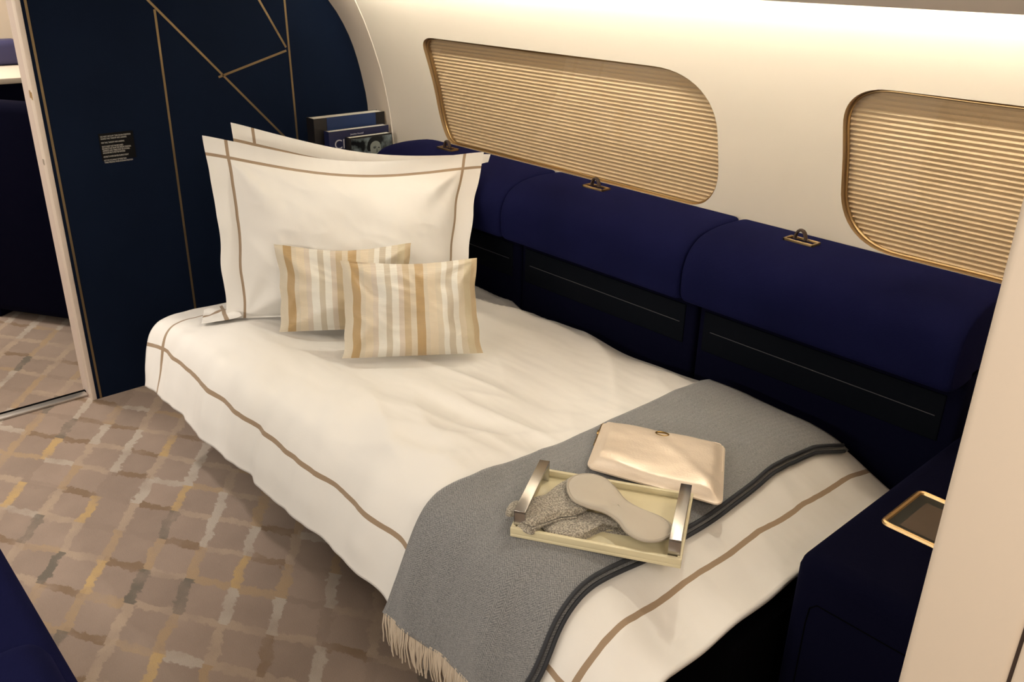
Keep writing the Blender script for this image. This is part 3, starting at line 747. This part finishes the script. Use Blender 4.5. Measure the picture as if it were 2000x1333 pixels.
# ------------------------------------------------------------------ socks, mask, pouch
mt, nt, b = newmat('marled_wool_knit'); g = NT(nt); M['knit'] = mt
b.inputs['Roughness'].default_value = .95; b.inputs['Sheen Weight'].default_value = .3
tc = g.n('ShaderNodeTexCoord').outputs['Object']
vo = g.n('ShaderNodeTexVoronoi'); vo.inputs['Scale'].default_value = 520; nt.links.new(tc, vo.inputs['Vector'])
fm = g.n('ShaderNodeMapRange'); nt.links.new(g.math('ADD', g.math('MULTIPLY', g.noise(tc, 330, 3), 1.0), g.math('MULTIPLY', vo.outputs['Distance'], -.15)), fm.inputs[0]); fm.inputs[1].default_value = .32; fm.inputs[2].default_value = .58
nt.links.new(g.mix(fm.outputs[0], (.25, .215, .165), (.68, .62, .50)), b.inputs['Base Color'])
bp = g.n('ShaderNodeBump'); bp.inputs['Strength'].default_value = .9; bp.inputs['Distance'].default_value = .003
nt.links.new(vo.outputs['Distance'], bp.inputs['Height']); nt.links.new(bp.outputs[0], b.inputs['Normal'])
def soft_shape(name, pts, z0, h, mt, parent=None, lift=lambda x, y: 0, edge=.012, rings=9, lower=.3):
    """puffy closed outline (list of xy), domed top"""
    n = len(pts); c = Vector((sum(p[0] for p in pts)/n, sum(p[1] for p in pts)/n))
    bm = bmesh.new(); rows = []
    def pos(p, f, z):
        x, y = c.x+(p[0]-c.x)*f, c.y+(p[1]-c.y)*f; return Vector((x, y, z+lift(x, y)))
    prof = [(.02, h), (.3, h), (.55, h*.98), (.75, h*.93), (.88, h*.80), (.96, h*.58), (1, h*.30), (.985, h*.08), (.94, 0), (.5, -.001), (.02, -.001)]
    for p in pts: rows.append([pos(p, f, z0+zz) for f, zz in prof])
    V = grid(bm, rows, close_u=True)
    for v in bm.verts: v.co.z += .0015*nz(v.co.x*40, v.co.y*40, 1)
    return link(name, bm, mt, parent)
def spl(pts, k=5):
    n = len(pts); out = []
    for i in range(n):
        p0, p1, p2, p3 = [Vector(pts[(i+d) % n]) for d in (-1, 0, 1, 2)]
        for j in range(k):
            t = j/k; out.append(.5*((2*p1)+(-p0+p2)*t+(2*p0-5*p1+4*p2-p3)*t*t+(-p0+3*p1-3*p2+p3)*t**3))
    return out
ZT_ = TO.z+.007
s1 = empty('wool_sock', (2.28, 1.05, ZT_), 'grey marled knitted sock lying folded over its pair at the left end of the tray', 'sock')
# visible sock: foot folded over with its cuff at the left handle
A = spl([(2.299, .941), (2.278, .968), (2.268, .998), (2.273, 1.024), (2.269, 1.053), (2.262, 1.098), (2.263, 1.132), (2.292, 1.140), (2.328, 1.118), (2.358, 1.070), (2.357, 1.035), (2.340, 1.008), (2.335, .979), (2.328, .945)], 4)
soft_shape('upper_layer', A, ZT_+.020, .014, M['knit'], s1, lift=lambda x, y: .003*nz(x*18, y*18, 2))
A2_ = spl([(2.300, .934), (2.288, .944), (2.283, .958), (2.309, 1.005), (2.342, 1.063), (2.352, 1.050), (2.336, 1.015), (2.330, .982), (2.331, .965), (2.334, .936)], 4)
soft_shape('lower_layer', A2_, ZT_+.009, .013, M['knit'], s1)
for off_, zz2 in ((0, .0225), (.0035, .0195)):
    bm = bmesh.new(); tube(bm, [Vector((x+off_, y-off_, ZT_+zz2)) for x, y in ((2.301, .942), (2.328, .946), (2.334, .979), (2.340, 1.008), (2.356, 1.035))], .0022, 6); link('ribbed_edge', bm, M['knit'], s1)
s2 = empty('wool_sock', (2.40, 1.03, ZT_), 'grey marled knitted sock beneath, its rounded heel showing on the tray floor', 'sock')
B = spl([(x-.0042, y+.0078) for x, y in ((2.327, .966), (2.319, .980), (2.329, 1.02), (2.346, 1.058), (2.400, 1.090), (2.455, 1.118), (2.486, 1.146), (2.505, 1.133), (2.512, 1.112), (2.491, 1.098), (2.440, 1.088), (2.402, 1.062), (2.404, 1.031), (2.405, 1.000), (2.394, .980), (2.376, .968), (2.353, .961))], 4)
soft_shape('foot', B, ZT_+.001, .017, M['knit'], s2, lift=lambda x, y: .006*sm(2.47, 2.52, x))
T2 = spl([(2.245, .965), (2.246, .982), (2.262, .985), (2.279, .962), (2.279, .948), (2.269, .936), (2.257, .942)], 4)
soft_shape('toe', T2, ZT_+.016, .009, M['knit'], s2)
# sleep mask draped over the socks
mk = empty('sleep_mask', (2.40, 1.09, ZT_+.03), 'padded taupe sleep mask resting on the socks in the tray', 'sleep mask')
K = spl([(2.298, 1.068), (2.284, 1.098), (2.296, 1.128), (2.328, 1.142), (2.366, 1.134), (2.398, 1.124), (2.432, 1.128), (2.470, 1.140), (2.502, 1.136), (2.517, 1.112), (2.514, 1.082), (2.494, 1.062), (2.462, 1.058), (2.430, 1.068), (2.398, 1.066), (2.368, 1.050), (2.335, 1.044)])
ml = lambda x, y: .020-.016*sm(2.30, 2.50, x)
soft_shape('padded_shell', K, ZT_+.022, .010, M['mask'], mk, lift=ml)
bm = bmesh.new(); tube(bm, [Vector((p.x, p.y, ZT_+.0245+ml(p.x, p.y))) for p in K], .0030, 6, closed=True); link('piping', bm, M['masktrim'], mk)
# pouch
PTL, PTR, PBR, PBL = Vector((2.112, 1.378, .604)), Vector((2.362, 1.508, .604)), Vector((2.503, 1.300, .606)), Vector((2.232, 1.192, .610))
po = empty('zip_pouch', (2.3, 1.34, .6), 'champagne metallic leather zip pouch lying on the grey throw behind the tray', 'pouch')
def pouchpt(u, v, side):
    def sq(a): return a
    x = u; y = v
    # rounded corners
    r = .10
    p = PTL*(1-u)*(1-v)+PTR*u*(1-v)+PBL*(1-u)*v+PBR*u*v
    c0 = (PTL+PTR+PBL+PBR)/4
    cu, cv = abs(2*u-1), abs(2*v-1); k = max(0, cu-.86)/.14*max(0, cv-.80)/.20
    p = p+(c0-p)*(.085*k*k*(1 if v < .5 else .55))
    bu, bv = 1-cu**4, 1-abs(2*v-1)**3.5
    h = .020*max(bu, 0)**.5*max(bv, 0)**.5
    h += .010*math.exp(-((u-.12)/.22)**2-((v-.83)/.22)**2)+.006*math.exp(-((u-.88)/.2)**2-((v-.86)/.16)**2)
    d1 = (v-.30)-(u-.45)*1.15; h += .0035*math.exp(-(d1/.12)**2)*sm(.35, .6, u)*sm(1, .85, u)*1.0
    h -= .004*math.exp(-((u-.5)/.08)**2-((v-.15)/.10)**2)
    h += .0012*nz(u*8, v*8, 3)
    e = min(1, 12*min(u, 1-u, v, 1-v))
    return p+Vector((0, 0, (h*e+.004) if side > 0 else -.002*e+.0005))
bm = bmesh.new(); n = 50; V = {}
for sd in (1, -1):
    for i in range(n+1):
        for j in range(n+1): V[sd, i, j] = bm.verts.new(pouchpt(i/n, j/n, sd))
    for i in range(n):
        for j in range(n): bm.faces.new((V[sd, i, j], V[sd, i+1, j], V[sd, i+1, j+1], V[sd, i, j+1]))
for i in range(n):
    for a, c_ in (((i, 0), (i+1, 0)), ((i, n), (i+1, n)), ((0, i), (0, i+1)), ((n, i), (n, i+1))): bm.faces.new((V[(1, *a)], V[(1, *c_)], V[(-1, *c_)], V[(-1, *a)]))
link('pouch_body', bm, M['pouch'], po)
bm = bmesh.new(); tube(bm, [pouchpt(k/40, .012, 1)+Vector((0, 0, -.0005)) for k in range(41)]+[pouchpt(.988, k/20, 1) for k in range(1, 11)], .0016, 6); link('piping', bm, M['pouch'], po)
cR = pouchpt(.50, .15, 1); ex = (PTR-PTL).normalized(); ey = (PTL-PBL).normalized()
bm = bmesh.new(); tube(bm, [cR+ex*.0145*math.cos(a)+ey*.0085*math.sin(a)+Vector((0, 0, .0014)) for a in [2*math.pi*k/28 for k in range(28)]], .0019, 6, closed=True); link('ring_emblem', bm, mat('dark_gold', (.20, .12, .035), .35, metal=1), po)
bm = bmesh.new(); q = pouchpt(0, .30, 1); tube(bm, [pouchpt(0, t, 1)+Vector((-.0012, 0, -.001)) for t in [.05+.5*k/14 for k in range(15)]], .0018, 6); link('zip', bm, M['goldframe'], po)
bm = bmesh.new(); box(bm, -.018, 0, -.0025, .0025, -.001, .001, bev=.0006, mtx=Matrix.Translation(q+Vector((0, -.004, .001))) @ Matrix.Rotation(-2.0+1.0, 4, 'Z')); link('zip_puller', bm, M['goldframe'], po)

# ------------------------------------------------------------------ books on the ledge by the bulkhead
lg = BOX('corner_ledge', (.004, .385, 1.68, 2.03, 0, .70), M['panelnavy'], None, bev=.004); tag(lg, 'navy corner ledge beside the bulkhead that carries the upright books', 'ledge')
def book(x1, th, y0, y1, z1, cover, label, z0=.701, pages=True, top_inset=.0015):
    r = empty('hardback_book', (x1-th/2, (y0+y1)/2, z0), label, 'book', 'books standing in front of the bulkhead')
    BOX('front_cover', (x1-.002, x1, y0, y1, z0, z1), cover, r, bev=.0005); BOX('back_cover', (x1-th, x1-th+.002, y0, y1, z0, z1), cover, r, bev=.0006)
    BOX('spine', (x1-th+.0002, x1-.0002, y0, y0+.003, z0, z1), cover, r); BOX('pages', (x1-th+.002, x1-.002, y0+.003, y1-.005, z0+.003, z1-top_inset), M['white'], r)
    return r
blk = mat('book_black', (.008, .007, .008), .4); blu = mat('book_blue', (.010, .030, .11), .45, bump=.1, bscale=500); nvy = mat('book_navy', (.010, .013, .055), .35)
b1 = book(.235, .055, 1.738, 2.066, 1.010, blk, 'tallest upright book, black with a wide blue cover panel, at the back')
BOX('blue_panel', (.2345, .2362, 1.795, 2.022, .702, 1.0098), blu, b1)
b2 = book(.290, .036, 1.768, 2.046, .985-.020, nvy, 'navy upright book with large silver letters, middle of the three')
TB_ = Matrix(((0, 0, 1, .2906), (1, 0, 0, 0), (0, 1, 0, 0), (0, 0, 0, 1)))
slv = mat('silver_letters', (.5, .5, .55), .4)
text('title', 'CI', .052, Matrix.Translation((0, 1.790, .896)) @ TB_, slv, b2)
text('author_line', 'Jonathan Newhall', .0085, Matrix.Translation((0, 1.895, .944)) @ TB_, slv, b2, align='CENTER')
mt, nt, b = newmat('grey_photo_print'); g = NT(nt); b.inputs['Roughness'].default_value = .3
tc = g.n('ShaderNodeTexCoord').outputs['Object']; rp = g.n('ShaderNodeValToRGB'); nt.links.new(g.noise(tc, 26, 3), rp.inputs[0])
rp.color_ramp.elements[0].position = .42; rp.color_ramp.elements[0].color = (.004, .005, .007, 1); rp.color_ramp.elements[1].position = .66; rp.color_ramp.elements[1].color = (.20, .25, .27, 1)
nt.links.new(rp.outputs[0], b.inputs['Base Color'])
b3 = book(.335, .030, 1.832, 2.030, .942, blk, 'front upright book with a black and white portrait photo cover')
BOX('cover_photo', (.3352, .3358, 1.838, 2.028, .705, .936), mt, b3)
# simple portrait print: hair, face, eyes, nose shadow, mouth as flat printed shapes
def flat(name, pts, off, mt, par):
    bm = bmesh.new(); slab(bm, [Vector((.3358+off, 1.950+a*.85, .900+c_*.85)) for a, c_ in pts], 0, Vector((.0002, 0, 0))); return link(name, bm, mt, par, smooth=False)
def ell(cy, cz, ry, rz, n=20, ph=0): return [(cy+ry*math.cos(2*math.pi*k/n+ph), cz+rz*math.sin(2*math.pi*k/n+ph)) for k in range(n)]
hair = mat('print_black', (.012, .014, .016), .3); face = mat('print_pale', (.27, .30, .28), .3); mid = mat('print_grey', (.11, .13, .13), .3)
flat('printed_hair', spl([(-.045, -.02), (-.042, .018), (-.020, .040), (.010, .045), (.030, .030), (.032, .005), (.0, -.02)], 3), .0001, hair, b3)
flat('printed_neck', [(-.034, -.03), (.012, -.05), (.012, -.12), (-.045, -.12)], .0002, mid, b3)
flat('printed_face', spl([(-.030, -.004), (-.022, .014), (.0, .022), (.022, .012), (.029, -.014), (.025, -.045), (.008, -.068), (-.012, -.062), (-.026, -.036)], 3), .0003, face, b3)
flat('printed_brow', spl([(-.014, -.004), (-.002, -.001), (.004, -.006), (-.004, -.011), (-.013, -.011)], 2), .0005, mid, b3)
flat('printed_eye', ell(-.006, -.010, .006, .0025), .0007, hair, b3); flat('printed_eye', ell(.017, -.010, .005, .0025), .0007, hair, b3)
flat('printed_nose', [(.006, -.010), (.011, -.030), (.002, -.033), (.003, -.022)], .0005, mid, b3); flat('printed_mouth', ell(.006, -.045, .009, .0022), .0007, hair, b3)

# ------------------------------------------------------------------ opposite seat in the near left corner
os_ = empty('club_seat', (1.8, 0, 0), 'navy velvet seat at the lower left corner, across the aisle from the bed', 'seat')
BOX('armrest', (1.05, 2.30, -.12, .212, .02, .545), M['velvet'], os_, bev=.035, seg=5)
BOX('seat_cushion', (1.955, 2.30, -.60, .192, .40, .585), M['velvet'], os_, bev=.045, seg=6)
BOX('seat_back', (1.05, 1.25, -.70, -.12, .02, .95), M['velvet'], os_, bev=.04, seg=4)
